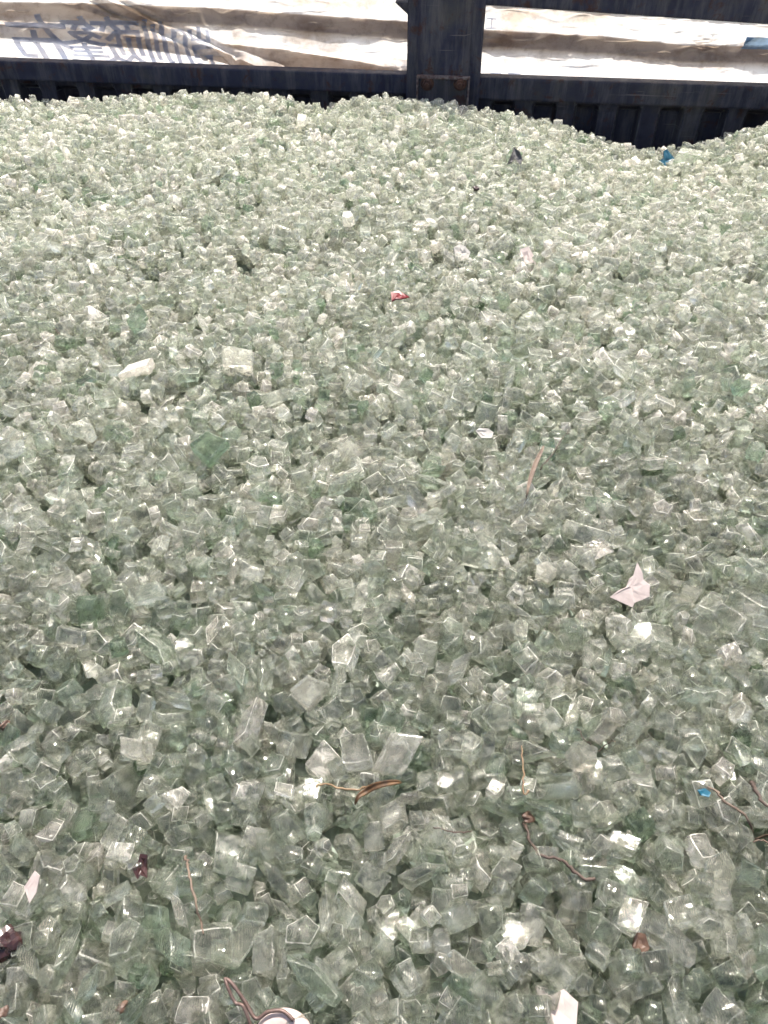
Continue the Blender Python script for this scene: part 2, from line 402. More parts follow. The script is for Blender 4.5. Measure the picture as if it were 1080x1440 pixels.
def tarp_fold(topline, u0, u1, wid, z_end=None):
    """a doubled-over lap of the same cloth on the outer face"""
    n_ = int((u1 - u0) / .005); rows = []; di = []
    vs = []; fs = []
    for i in range(n_ + 1):
        u = u0 + (u1 - u0) * i / n_; zt_ = lerp_pts(topline, u)
        wv = wid(u) * (1 + .10 * mnoise.noise(Vector((u * 14, 0, 7))))
        for j in range(9):
            z = zt_ - .0006 - wv * j / 8
            d, k_ = tarp_disp(u, z); edge = .0035 if 0 < j < 8 else .0015
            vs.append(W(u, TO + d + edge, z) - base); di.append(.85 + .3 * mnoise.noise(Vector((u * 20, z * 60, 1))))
    fs = [(i * 9 + j, (i + 1) * 9 + j, (i + 1) * 9 + j + 1, i * 9 + j + 1) for i in range(n_) for j in range(8)]
    me = bpy.data.meshes.new('fold'); me.from_pydata([tuple(v) for v in vs], [], fs)
    a = me.attributes.new('dirt', 'FLOAT', 'POINT'); a.data.foreach_set('value', di)
    link('fold', me, M_TARP, tarp, True)
um = uz(150, 6, TO)[0]
tarp_fold(band_mid, um - .12, 1.6, lambda u: .021 * sstep(um - .12, um + .06, u) + .004)
tarp_fold(band_low, band_low[0][0], band_low[-1][0], lambda u: .05 * sstep(band_low[0][0], band_low[2][0], u) + .006)
tarp_fold(band_lft, -1.6, band_lft[-1][0], lambda u: .022)
def glyph(txt, px0, py0, px1, py1, name='printed_character', mirror=True, squash=None):
    """a character printed on the far face of the cloth, so it reads mirrored from inside"""
    cu = bpy.data.curves.new('t', 'FONT'); cu.body = txt; cu.size = 1; cu.offset = .008
    to = bpy.data.objects.new('t', cu); COL.objects.link(to)
    dg_ = bpy.context.evaluated_depsgraph_get(); me = bpy.data.meshes.new_from_object(to.evaluated_get(dg_))
    bpy.data.objects.remove(to)
    bm = bmesh.new(); bm.from_mesh(me)
    if not bm.verts: bm.free(); return
    xs = [v.co.x for v in bm.verts]; ys = [v.co.y for v in bm.verts]
    x0, x1, y0, y1 = min(xs), max(xs), min(ys), max(ys)
    bmesh.ops.triangulate(bm, faces=bm.faces[:])
    for _ in range(3):
        es = [e for e in bm.edges if e.calc_length() > .09]
        if es: bmesh.ops.subdivide_edges(bm, edges=es, cuts=1, use_grid_fill=False)
        bmesh.ops.triangulate(bm, faces=bm.faces[:])
    ua_, za_ = uz(px0, py1, TO); ub_, zb_ = uz(px1, py0, TO)
    for v in bm.verts:
        s = (v.co.x - x0) / max(1e-6, x1 - x0); t = (v.co.y - y0) / max(1e-6, y1 - y0)
        if mirror: s = 1 - s
        u = ua_ + (ub_ - ua_) * s; z = za_ + (zb_ - za_) * t
        d, _ = tarp_disp(u, z)
        v.co = W(u, TO + d - .0012, z) - base
    me2 = bpy.data.meshes.new(name); bm.to_mesh(me2); bm.free()
    link(name, me2, M_INK, tarp)
glyph('布', 28, 18, 96, 90)
glyph('篷', 101, 21, 170, 92)
glyph('顺', 173, 27, 236, 95)
glyph('凯', 243, 36, 296, 102)
glyph('防', 982, 117, 1006, 150); glyph('雨', 1012, 117, 1044, 150); glyph('篷', 1052, 118, 1086, 150)
glyph('布', 688, 98, 706, 120); glyph('雨', 712, 102, 732, 124)
glyph('篷布', 548, 90, 578, 105); glyph('工', 683, 24, 700, 40)
for (x0, y0, x1, y1) in ((1040, 52, 1100, 68),):
    bm = bmesh.new(); n_ = 14
    a_, zb1 = uz(x0, y1, TO); b_, zb2 = uz(x1, y0, TO)
    gg = [[bm.verts.new(W(a_ + (b_ - a_) * i / n_ + (.02 * j / 6 if i == 0 else 0), TO + tarp_disp(a_ + (b_ - a_) * i / n_, zb1 + (zb2 - zb1) * j / 6)[0] - .0012, zb1 + (zb2 - zb1) * j / 6) - base) for j in range(7)] for i in range(n_ + 1)]
    for a, b in zip(gg, gg[1:]):
        for j in range(6): bm.faces.new((a[j], b[j], b[j + 1], a[j + 1]))
    me = bpy.data.meshes.new('printed_stripe'); bm.to_mesh(me); bm.free()
    link('printed_stripe', me, simple('pale_blue_print', (.35, .50, .68), .6, trans=.55), tarp)

# ------------------------------------------------------------------ the heap: target surface
SIL = [(-200, 160), (0, 152), (60, 146), (150, 147), (250, 140), (330, 139), (420, 142), (455, 157), (500, 148), (560, 145), (640, 150), (670, 160), (720, 164), (790, 182), (840, 200), (890, 216), (940, 210), (1000, 195), (1080, 170), (1250, 140)]
SILU = [uz(x, y - 6) for x, y in SIL]
Su = np.array([a for a, b in SILU]); Sz = np.array([b for a, b in SILU])
GX0, GX1, GY0, GY1, GS = -1.25, 1.25, -.12, 1.80, .002
nx, ny = int((GX1 - GX0) / GS), int((GY1 - GY0) / GS)
X, Y = np.meshgrid(GX0 + (np.arange(nx) + .5) * GS, GY0 + (np.arange(ny) + .5) * GS)
U = X * TV.x + Y * TV.y; D = FENCE_Y - (X * NV.x + Y * NV.y)      # distance in front of the side
zf = np.interp(U, Su, Sz)
k = np.clip(1 - (D - .13) / .62, 0, 1); k = k * k * (3 - 2 * k); zf = zf + .039 - .5 * np.clip(.13 - D, 0, 1)
def fbm(X, Y, s, seed):
    r = np.random.default_rng(seed); o = np.zeros_like(X)
    for q in range(14):
        a = r.uniform(0, 6.28); f = s * r.uniform(.6, 1.7); o += np.sin((X * math.cos(a) + Y * math.sin(a)) * f + r.uniform(0, 6.28))
    return o / 14 ** .5
T = zf * k + (.006 * fbm(X, Y, 13, 5) + .003 * fbm(X, Y, 36, 9)) * (1 - .75 * k)
def cell(x, y): return int((x - GX0) / GS), int((y - GY0) / GS)

# ------------------------------------------------------------------ fragment shapes
def fragment_variant(kind):
    """one piece of tempered glass: two pane faces, ridged broken sides; unit size ~1"""
    if kind == 'block': ax, ay, th, n = random.uniform(.42, .60), random.uniform(.40, .56), random.uniform(.42, .52), random.choice((4, 4, 4, 4, 4, 5))
    elif kind == 'slab': ax, ay, th, n = random.uniform(.70, .95), random.uniform(.50, .70), random.uniform(.24, .34), random.choice((4, 4, 5))
    elif kind == 'splinter': ax, ay, th, n = random.uniform(.85, 1.2), random.uniform(.24, .36), random.uniform(.28, .42), random.choice((4, 4, 5))
    elif kind == 'wedge': ax, ay, th, n = random.uniform(.5, .65), random.uniform(.45, .6), random.uniform(.42, .55), random.choice((3, 4, 5))
    else: ax, ay, th, n = random.uniform(.30, .45), random.uniform(.25, .40), random.uniform(.22, .45), random.choice((3, 4, 5))
    ph = random.uniform(0, 6.28)
    ang = sorted(ph + 2 * math.pi * (i + random.uniform(-.15, .15)) / n for i in range(n))
    cr = [Vector((math.cos(a) * random.uniform(.85, 1.12), math.sin(a) * random.uniform(.85, 1.12))) for a in ang]
    pts = []
    for i in range(n):
        p, q, s = cr[i], cr[(i + 1) % n], cr[i - 1]
        c = random.uniform(.02, .06)
        pts += [p.lerp(s, c), p.lerp(q, c)]
        mid = p.lerp(q, random.uniform(.35, .65)); nrm = Vector((q.y - p.y, p.x - q.x))
        pts.append(mid + nrm * random.uniform(-.05, .035))
    mnum = len(pts)
    levels = [(-1, .925), (-.93, 1.0), (-.25, None), (.3, None), (.93, 1.0), (1, .925)]
    tap = random.uniform(.35, .65) if kind == 'wedge' else random.uniform(.86, 1.0)
    shx, shy = random.uniform(-.12, .12), random.uniform(-.12, .12)
    tilt = random.uniform(-.10, .10) if kind != 'chip' else random.uniform(-.5, .5)
    vs = []
    for li, (lz, s) in enumerate(levels):
        tp = 1 + (tap - 1) * (lz + 1) / 2
        for j, p in enumerate(pts):
            ss = (s if s else 1 + random.uniform(-.07, .09)) * tp
            z = lz + (random.uniform(-.16, .16) if s is None else 0)
            zz = z * th * (1 + tilt * p.x)
            vs.append((p.x * ax * ss + shx * z * ax, p.y * ay * ss + shy * z * ay, zz))
    fs = []; mi = []
    fs.append(tuple(range(mnum))[::-1]); mi.append(0)
    for l in range(len(levels) - 1):
        for j in range(mnum):
            a = l * mnum + j; b = l * mnum + (j + 1) % mnum; c = b + mnum; d = a + mnum
            if (j + l) % 2: fs += [(a, b, c), (a, c, d)]
            else: fs += [(a, b, d), (b, c, d)]
            mi += [2, 2] if l in (0, len(levels) - 2) else [1, 1]
    o = (len(levels) - 1) * mnum
    fs.append(tuple(range(o, o + mnum))); mi.append(0)
    return np.array(vs), fs, mi
random.seed(23)
KINDS = ['block'] * 38 + ['slab'] * 7 + ['splinter'] * 7 + ['wedge'] * 8 + ['chip'] * 8
VAR = [(kd,) + fragment_variant(kd) for kd in KINDS]
VME = []
for kd, vs, fs, mi in VAR:
    me = bpy.data.meshes.new('glass_fragment'); me.from_pydata([tuple(v) for v in vs], [], fs)
    me.polygons.foreach_set('material_index', mi); me.materials.append(M_FACE); me.materials.append(M_SIDE); me.materials.append(M_EDGE); VME.append(me)
VEXT = [np.abs(v[1]).max(axis=0) for v in VAR]

# ------------------------------------------------------------------ pour the fragments: each settles on what lies below it
LAYER = .034
H = T - LAYER
def rand_quat():
    q = Quaternion(Vector((rng.normal(), rng.normal(), rng.normal())).normalized(), abs(rng.normal()) * 1.0)
    return q @ Quaternion((0, 0, 1), rng.uniform(0, 6.283))
placed = []                                       # (variant, size, x, y, z, quaternion)
def drop(v, size, x, y, q, sink=.30, force=False):
    Rm = np.array(q.to_matrix())
    P = VAR[v][1] @ Rm.T * size
    ex, ey, ez = (P.max(axis=0) - P.min(axis=0)) / 2
    ci, cj = cell(x, y); ri, rj = max(1, int(ex * .78 / GS)), max(1, int(ey * .78 / GS))
    if ci - ri < 0 or cj - rj < 0 or ci + ri + 1 >= nx or cj + rj + 1 >= ny: return None
    sub = H[cj - rj:cj + rj + 1, ci - ri:ci + ri + 1]
    yy, xx = np.mgrid[-rj:rj + 1, -ri:ri + 1]; rr = (xx / (ri + .3)) ** 2 + (yy / (rj + .3)) ** 2
    inside = rr < 1
    s = np.sort(sub[inside]); h = s[int(len(s) * .72)]
    z = h + ez * (1 - sink)
    if not force and z + ez * .4 > T[cj, ci] + .004: return None
    sub[inside] = np.maximum(sub[inside], (z + ez * .92 * np.sqrt(np.clip(1 - rr * .62, 0, 1)))[inside])
    placed.append((v, size, x, y, z, q)); return z
NTRY = 80000
for it in range(NTRY):
    yv = GY0 + .02 + (1.78 - GY0) * rng.random() ** .8
    half = .30 + .62 * max(0, yv)
    xv = rng.uniform(-half, half)
    if xv < GX0 + .05 or xv > GX1 - .05: continue
    if FENCE_Y - (xv * NV.x + yv * NV.y) < .004: continue
    v = int(rng.integers(len(VAR)))
    sz = float(np.clip(rng.lognormal(math.log(.0140), .18), .008, .026))
    ci, cj = cell(xv, yv)
    if not (0 <= ci < nx and 0 <= cj < ny): continue
    if H[cj, ci] > T[cj, ci] - .003: continue
    drop(v, sz, xv, yv, rand_quat())
print('fragments', len(placed))

def surf(px, py):
    """where a view ray meets the poured heap"""
    d = ray(px, py); t = .3 / d.length
    o = Vector((0, 0, CAM_H))
    while t < 3:
        p = o + d * t; i, j = cell(p.x, p.y)
        if 0 <= i < nx and 0 <= j < ny and p.z <= H[j, i]: return p
        t += .0015
    return p
def Hs(x, y, r=.004):
    i, j = cell(x, y); k_ = max(1, int(r / GS)); return float(np.percentile(H[max(0, j - k_):j + k_ + 1, max(0, i - k_):i + k_ + 1], 80))

# ------------------------------------------------------------------ eye-catching single fragments laid on top
def kinds(*ks): return [i for i, kd in enumerate(KINDS) if kd in ks]
special = [
 # px, py, size m, kind, material, label
 (415, 945, .024, 'block', 'milk', 'bright frosted glass lump left of the centre line, touching a pinkish slab', 20),
 (436, 990, .026, 'slab', 'milk', 'pinkish frosted slab of glass touching a bright frosted lump', -20),
 (486, 990, .019, 'block', 'clear', 'square clear glass cube standing right of the pinkish frosted slab', 5),
 (195, 1075, .026, 'block', 'milk', 'large pale frosted glass block in the left foreground', 40),
 (698, 1032, .025, 'block', 'clear', 'large clear tilted glass block above the tall yellow stalk', 30),
 (822, 1078, .026, 'wedge', 'milk', 'pyramid-shaped frosted glass piece pointing up, right of the tall yellow stalk', 0),
 (212, 858, .027, 'slab', 'clear', 'big dull clear glass slab in the left half of the heap', 0),
 (560, 1075, .030, 'slab', 'milk', 'long pinkish glass slab above the brown dry leaf blade', -50),
 (970, 845, .021, 'block', 'milk', 'pinkish rounded glass cube right of the torn pale paper', 10),
 (766, 818, .022, 'block', 'milk', 'bright cracked glass block left of the torn pale paper', 15),
 (335, 520, .034, 'slab', 'milk', 'large pale glass slab in the upper left of the heap', 10),
 (195, 530, .034, 'splinter', 'milk', 'long bright glass sliver slanting down in the upper left of the heap', -25),
 (295, 640, .034, 'slab', 'clear', 'long clear glass slab left of the red-brown dry stem', -20),
 (490, 640, .024, 'slab', 'milk', 'pinkish white glass slab beside a green fragment', 0),
 (1050, 1250, .021, 'block', 'clear', 'clear glass cube at the right edge below the long pink twig', 25),
 (445, 1400, .028, 'splinter', 'clear', 'long clear glass prism right of the wire-bound porcelain disc', 40),
 (425, 186, .030, 'block', 'milk', 'small bright white glass lump near the top of the heap', 10),
 (490, 322, .022, 'block', 'milk', 'shining white glass cube in the upper middle of the heap', 0),
 (980, 241, .020, 'block', 'milk', 'little white cube of glass just below the grey sheet glass slab', 0),
 (968, 224, .046, 'slab', 'green', 'wide grey-green slab of sheet glass between the blue scrap and a green shard', 4),
 (1010, 218, .024, 'block', 'green', 'dull green glass shard at the right end of the grey sheet glass slab', -10),
 (512, 598, .022, 'block', 'green', 'green glass piece right of the pinkish white glass slab', 90),
 (375, 150, .020, 'block', 'milk', 'pale glass cube standing on the left crest of the heap', 0),
 (1040, 555, .030, 'block', 'green', 'green glass piece at the right edge, upper half of the heap', 0),
 (595, 460, .024, 'block', 'green', 'green glass piece below the red plastic shard', 0),
 (195, 470, .034, 'block', 'green', 'green glass cube in the upper left of the heap', 5),
 (830, 720, .028, 'block', 'green', 'green glass piece right of the red-brown dry stem', -10),
 (1060, 650, .030, 'block', 'green', 'green glass piece touching the right edge at mid height', 20),
 (520, 730, .026, 'block', 'green', 'green glass piece near the centre of the heap', 20),
 (75, 855, .022, 'block', 'green', 'dark green glass cube near the left edge', 20),
]
spec_objs = []
def obj_fragment(v, size, loc, q, label, mats=None):
    me = VME[v]
    if mats:
        key = 'v%d_%s' % (v, mats)
        me = bpy.data.meshes.get(key) or VME[v].copy(); me.name = key
        me.materials.clear()
        for m_ in ((M_MILK_F, M_MILK_S, M_EDGE) if mats == 'milk' else (M_GREEN, M_GREEN, M_EDGE)): me.materials.append(m_)
    o = bpy.data.objects.new('glass_fragment', me); COL.objects.link(o)
    o.location = loc; o.rotation_mode = 'QUATERNION'; o.rotation_quaternion = q; o.scale = (size,) * 3
    tag(o, label, 'glass fragment', 'largest loose glass fragments on the heap')
    return o
for (px, py, size, kd, mt, label, rot) in special:
    p = surf(px, py); vs_ = kinds(kd); v = vs_[(px * 7 + py) % len(vs_)]
    tilt = Quaternion((1, 0, 0), R(random.uniform(15, 35))) @ Quaternion((0, 1, 0), R(random.uniform(-12, 12)))
    if size > .040 and py < 300: size *= 1.25; tilt = Quaternion((1, 0, 0), R(8))
    if kd == 'wedge': tilt = Quaternion((1, 0, 0), R(15))
    q = tilt @ Quaternion((0, 0, 1), R(-rot))
    size *= .55 if mt == 'green' else .80
    z = drop(v, size * .92, p.x, p.y + .004, q, sink=.55, force=True)
    if z is None: continue
    placed.pop()
    obj_fragment(v, size * .92, (p.x, p.y + .004, z), q, label, None if mt == 'clear' else mt)

# ------------------------------------------------------------------ debris
LAND = []                                         # landmarks other labels refer to: (name, pixel)
def curve_tube(pts, radii, seg=7):
    bm = bmesh.new(); rings = []
    for i, p in enumerate(pts):
        d = (pts[min(i + 1, len(pts) - 1)] - pts[max(i - 1, 0)]).normalized()
        a = d.cross(Vector((0, 0, 1))); a = a.normalized() if a.length > 1e-4 else Vector((1, 0, 0)); b = a.cross(d)
        rings.append([bm.verts.new(p + (a * math.cos(t) + b * math.sin(t)) * radii[i] * random.uniform(.88, 1.12)) for t in [2 * math.pi * k_ / seg for k_ in range(seg)]])
    for r1, r2 in zip(rings, rings[1:]):
        for k_ in range(seg): bm.faces.new((r1[k_], r1[(k_ + 1) % seg], r2[(k_ + 1) % seg], r2[k_]))
    bm.faces.new(rings[0][::-1]); bm.faces.new(rings[-1])
    return bm
def path3(pix, n=26, lift=.0015):
    """pixel polyline -> points lying along the top of the fragments"""
    P = []
    for i in range(n):
        t = i / (n - 1) * (len(pix) - 1); a = min(int(t), len(pix) - 2); f = t - a
        x = pix[a][0] + (pix[a + 1][0] - pix[a][0]) * f; y = pix[a][1] + (pix[a + 1][1] - pix[a][1]) * f
        P.append(surf(x, y))
    out = []
    for i in range(n):
        a, b = max(0, i - 3), min(n, i + 4)
        out.append(sum((P[j] for j in range(a, b)), Vector()) / (b - a))
    for i in range(n): out[i].z = .55 * max(q.z for q in out[max(0, i - 2):i + 3]) + .45 * Hs(out[i].x, out[i].y) + lift
    for _ in range(2): out = [out[0]] + [(out[i - 1] + out[i] * 2 + out[i + 1]) / 4 for i in range(1, n - 1)] + [out[-1]]
    return out
def recentre(bm):
    c = sum((v.co for v in bm.verts), Vector()) / len(bm.verts)
    for v in bm.verts: v.co -= c
    return c
M_STRAW = simple('dry_straw', (.19, .13, .07), .6, scale=300, col2=(.12, .06, .03))
M_TWIG = simple('brown_twig', (.075, .048, .036), .7, scale=300, col2=(.03, .018, .014))
M_PINKTWIG = simple('pinkish_twig', (.15, .11, .08), .7, scale=220, col2=(.075, .048, .036))
M_LEAF = simple('dry_brown_leaf', (.14, .07, .025), .6, scale=260, col2=(.05, .028, .015), trans=.2)
M_PAPER = simple('pale_pink_paper', (.50, .43, .41), .8, scale=120, col2=(.40, .34, .325), trans=.2, bump=.2)
M_WHITE = simple('white_paper', (.50, .48, .45), .8, scale=120, trans=.2, bump=.2)
M_RED = simple('red_plastic', (.22, .025, .03), .35, scale=100, trans=.15)
M_BLUE = simple('blue_plastic', (.015, .12, .19), .4, scale=100, trans=.2)
M_DARK = simple('dark_brown_shell', (.045, .020, .018), .25, scale=90, col2=(.02, .01, .01))
M_GREYLEAF = simple('grey_withered_leaf', (.13, .13, .13), .7, scale=200, col2=(.07, .065, .065))
M_AMBER = simple('amber_chip', (.14, .085, .06), .5, scale=150, col2=(.07, .04, .03), trans=.2)
M_PORC = simple('glazed_porcelain', (.50, .41, .38), .35, scale=60, col2=(.38, .30, .27), bump=.1)
M_WIRE = simple('bronze_wire', (.13, .09, .08), .5, metal=.4, scale=400, col2=(.09, .055, .045))

def twig(pix, r0, r1, m, name, label, cat, n=26, lift=.0015):
    P = path3(pix, n, lift - .003)
    for i in range(1, n - 1): P[i] += Vector((random.gauss(0, .0004), random.gauss(0, .0004), 0))
    bm = curve_tube(P, [.72 * (r0 + (r1 - r0) * i / (n - 1)) * random.uniform(.8, 1.25) for i in range(n)])
    c = recentre(bm); o = link(name, from_bm(bm, name), m, None, True); o.location = c
    tag(o, label, cat); LAND.append((label, pix[len(pix) // 2])); return o
def sheet(px, py, outline, m, name, label, cat, curl=.25, th=.0006, lift=.003, face=.6, n_in=3, parent=None):
    """thin torn piece lying tilted towards the viewer; outline in photograph pixels round (px, py)"""
    p = surf(px, py); d = (p - Vector((0, 0, CAM_H))).length * 1.0
    s = d / FPX * 1.02
    right = Vector((1, 0, 0)); up = (Vector((0, 1, 0)) * (1 - face) + Vector((0, sp, cp)) * face).normalized()
    if face >= 0: up = Vector((0, math.cos(R(50 * face)), math.sin(R(50 * face))))
    nr = right.cross(up)
    dep = math.asin(min(1, (CAM_H - p.z) / d)); fore = math.sin(dep + R(50 * face))      # undo foreshortening of the tilted sheet
    bm = bmesh.new(); c0 = Vector((0, 0, 0))
    rings = []
    for r_ in [1.0, .66, .33]:
        rings.append([bm.verts.new(right * (x * s * r_) + up * (-y * s * r_ / fore) + nr * (curl * s * (abs(x * r_) * .55 + y * r_ * .25) + random.uniform(-.6, .6) * s * 1.2 * curl * 3)) for x, y in outline])
    cen = bm.verts.new(c0); k_ = len(outline)
    for a, b in zip(rings, rings[1:]):
        for i in range(k_): bm.faces.new((a[i], a[(i + 1) % k_], b[(i + 1) % k_], b[i]))
    for i in range(k_): bm.faces.new((rings[-1][i], rings[-1][(i + 1) % k_], cen))
    bmesh.ops.recalc_face_normals(bm, faces=bm.faces[:])
    bmesh.ops.solidify(bm, geom=bm.faces[:], thickness=th)
    o = link(name, from_bm(bm, name), m, parent, False); o.location = p + Vector((0, 0, lift))
    if parent is None: tag(o, label, cat); LAND.append((label, (px, py)))
    return o
def lump(px, py, r, m, name, label, cat, sq=(1, .7, .6), sharp=.75, lift=0.):
    bm = bmesh.new(); bmesh.ops.create_icosphere(bm, subdivisions=3, radius=r)
    sd_ = px * 1.3
    for v in bm.verts:
        k_ = 1 + sharp * mnoise.noise(v.co * (1.1 / r) + Vector((sd_, py, 0))) + .07 * mnoise.noise(v.co * (4 / r))
        v.co = Vector((v.co.x * sq[0], v.co.y * sq[1], v.co.z * sq[2])) * k_
    p = surf(px, py); o = link(name, from_bm(bm, name), m, None, False); o.location = p + Vector((0, 0, r * sq[2] * .1 + lift))
    o.rotation_euler = (.3, .2, px); tag(o, label, cat); LAND.append((label, (px, py))); return o
def blade(pix, wpx, m, name, label, cat, lift=.003):
    """a narrow dry leaf blade or husk along a pixel path"""
    n = 18; P = path3(pix, n, lift); bm = bmesh.new(); rows = []
    for i, p in enumerate(P):
        t = i / (n - 1); d = (P[min(i + 1, n - 1)] - P[max(i - 1, 0)]).normalized()
        a = d.cross(Vector((0, -.5, .85))).normalized(); wd = wpx * (p - Vector((0, 0, CAM_H))).length / FPX * (math.sin(math.pi * min(1, t * .96 + .03)) ** .6) * .5
        up_ = a.cross(d)
        rows.append([bm.verts.new(p + a * wd * q + up_ * (abs(q) * wd * .6 + .0003 * math.sin(i))) for q in (-1, -.5, 0, .5, 1)])
    for r1, r2 in zip(rows, rows[1:]):
        for j in range(4): bm.faces.new((r1[j], r1[j + 1], r2[j + 1], r2[j]))
    bmesh.ops.recalc_face_normals(bm, faces=bm.faces[:]); bmesh.ops.solidify(bm, geom=bm.faces[:], thickness=.0004)
    c = recentre(bm); o = link(name, from_bm(bm, name), m, None, True); o.location = c; tag(o, label, cat); LAND.append((label, pix[len(pix) // 2])); return o

torn = [(-30, 14), (-18, 6), (-7, 2), (-2, -10), (4, -14), (10, -31), (15, -18), (16, -8), (23, -2), (22, 13), (14, 17), (3, 21), (0, 27), (-14, 21)]
sheet(885, 832, torn, M_PAPER, 'torn_paper', 'torn pale pink paper with pointed corners lying on the glass', 'paper scrap', curl=.22, face=.75, lift=.006)
sheet(648, 360, [(-10, -6), (-2, -12), (6, -8), (12, 0), (8, 10), (-3, 12), (-8, 4)], M_WHITE, 'paper_scrap', 'small crumpled white paper scrap left of the pinkish wrapper scrap', 'paper scrap', .6, face=.8)
sheet(740, 368, [(-8, -12), (3, -16), (10, -2), (12, 12), (2, 18), (-9, 10)], M_PAPER, 'wrapper_scrap', 'small pinkish wrapper scrap in the upper right of the heap', 'wrapper scrap', .5, face=.8)
sheet(562, 421, [(-12, -4), (-2, -7), (6, -3), (13, 3), (3, 4), (-6, 5), (-10, 8)], M_RED, 'plastic_shard', 'small dark red plastic shard lying in the upper middle of the heap', 'plastic shard', .4, th=.0015, face=.6)
sheet(935, 228, [(-9, 4), (-3, -1), (-3, -8), (1, -10), (6, -4), (10, 2), (8, 6), (0, 9)], M_BLUE, 'plastic_scrap', 'bright blue plastic scrap near the dip in the far crest', 'plastic scrap', .4, th=.0012, face=1.0, lift=.006)
sheet(988, 1118, [(-8, -3), (2, -5), (8, 0), (5, 5), (-4, 3)], M_BLUE, 'plastic_scrap', 'tiny blue plastic scrap at the upper end of the long pink twig', 'plastic scrap', .3, th=.001, face=.5)
sheet(680, 614, [(-12, -3), (-6, -8), (6, -7), (13, -1), (10, 7), (-4, 6)], M_WHITE, 'paper_scrap', 'small folded white paper scrap left of the red-brown dry stem', 'paper scrap', .6, face=.7)
sheet(47, 1250, [(-8, 0), (2, -17), (9, -12), (7, 6), (0, 17)], M_PAPER, 'paper_scrap', 'pink diamond-shaped paper scrap near the left edge, lower part', 'paper scrap', .3, face=.7)
sheet(784, 1422, [(-24, -22), (-10, -14), (8, -20), (22, -8), (18, 14), (4, 26), (-12, 24)], M_PAPER, 'paper_scrap', 'torn pink paper scrap at the bottom edge, right of centre', 'paper scrap', .4, face=.5)
sheet(898, 1330, [(-9, 3), (-3, -12), (7, -10), (10, 4), (2, 14)], M_AMBER, 'rust_chip', 'small orange-pink chip in the lower right of the heap', 'chip', .4, th=.002, face=.6)
sheet(722, 228, [(-9, 8), (-4, -2), (0, -13), (6, -7), (10, 2), (7, 8), (2, -1), (-3, 6)], M_GREYLEAF, 'withered_leaf', 'grey folded withered leaf standing near the far right slope', 'leaf', .9, face=1.3, lift=.006)
sheet(201, 1220, [(-10, 2), (-4, -5), (-3, -13), (6, -12), (7, 2), (9, 12), (0, 10), (-3, 15)], M_DARK, 'leaf_scrap', 'dark brown curled leaf scrap above the caption-free lower left twig'.replace('above the caption-free lower left twig', 'left of the upright twig, lower left'), 'leaf scrap', .9, face=.7)
twig([(690, 238), (705, 247), (735, 257)], .0014, .0009, M_GREYLEAF, 'twig', 'short dark twig lying just below the grey withered leaf', 'twig', 12)
twig([(74, 460), (90, 475)], .0009, .0006, M_TWIG, 'twig', 'very short black twig at the upper left of the heap', 'twig', 8)
lump(668, 265, .0062, M_DARK, 'pebble', 'small dark brown pebble below left of the grey withered leaf', 'pebble')
lump(10, 1325, .0075, M_DARK, 'nut_shell', 'glossy dark brown nut shell at the left edge near the bottom', 'nut shell', sq=(1, .85, .8))
lump(172, 1416, .0028, M_AMBER, 'amber_chip', 'little amber brown chip near the bottom left corner', 'chip', sq=(.7, 1, .7))
lump(4, 1424, .0034, M_AMBER, 'amber_chip', 'yellow-brown chip in the bottom left corner', 'chip')
lump(742, 1150, .0040, M_AMBER, 'seed', 'small orange seed beside the tall yellow stalk', 'seed')
blade([(737, 716), (742, 690), (752, 664), (766, 634)], 6.5, M_PINKTWIG, 'dead_twig', 'red-brown dry leaf stem lying right of the heap centre', 'dry stem', lift=.005)
twig([(752, 672), (772, 655), (790, 622), (802, 604)], .0008, .0004, M_TWIG, 'grass_stalk', 'thin dark grass stalk crossing the upper end of the red-brown dry stem', 'grass stalk', 16, .004)
twig([(440, 1108), (462, 1111), (495, 1116), (526, 1113)], .0007, .0009, M_STRAW, 'straw', 'thin orange straw pointing left of the brown dry leaf blade', 'straw', 20, .004)
blade([(494, 1143), (516, 1124), (540, 1115), (574, 1119)], 9, M_LEAF, 'dry_leaf', 'brown dry leaf blade below the large clear blocks, centre foreground', 'dry leaf', lift=.005)
twig([(733, 1040), (734, 1090), (735, 1130), (733, 1152)], .0005, .0008, M_STRAW, 'grass_stalk', 'tall thin yellow stalk standing upright in the right foreground', 'grass stalk', 22, .004)
twig([(733, 1150), (742, 1185), (755, 1208), (790, 1214), (815, 1236), (836, 1250)], .0010, .0013, M_TWIG, 'twig', 'curved dark brown twig running right from below the yellow stalk', 'twig', 34, .003)
twig([(990, 1104), (1012, 1126), (1040, 1155), (1068, 1176), (1100, 1196)], .0011, .0009, M_PINKTWIG, 'twig', 'long straight pink twig slanting to the right edge in the foreground', 'twig', 30, .004)
twig([(1056, 1180), (1070, 1200), (1090, 1230)], .0006, .0005, M_PINKTWIG, 'grass_stalk', 'hair-thin pink stalk below the long pink twig, right edge', 'grass stalk', 14, .003)
twig([(1057, 1096), (1058, 1112), (1068, 1134), (1095, 1158)], .0019, .0011, M_TWIG, 'twig', 'dark brown bent twig at the right edge above the long pink twig', 'twig', 18, .003)
twig([(262, 1202), (268, 1240), (278, 1272), (289, 1325)], .0011, .0007, M_PINKTWIG, 'twig', 'thin brownish twig standing upright in the lower left', 'twig', 26, .004)
twig([(806, 1022), (826, 1040), (868, 1062)], .0006, .0004, M_TWIG, 'grass_stalk', 'thin black stalk slanting above the pyramid-shaped glass piece', 'grass stalk', 16, .003)
twig([(600, 1162), (640, 1172), (668, 1184)], .0006, .0005, M_TWIG, 'grass_stalk', 'fine dark stalk lying between the leaf blade and the curved twig', 'grass stalk', 14, .003)
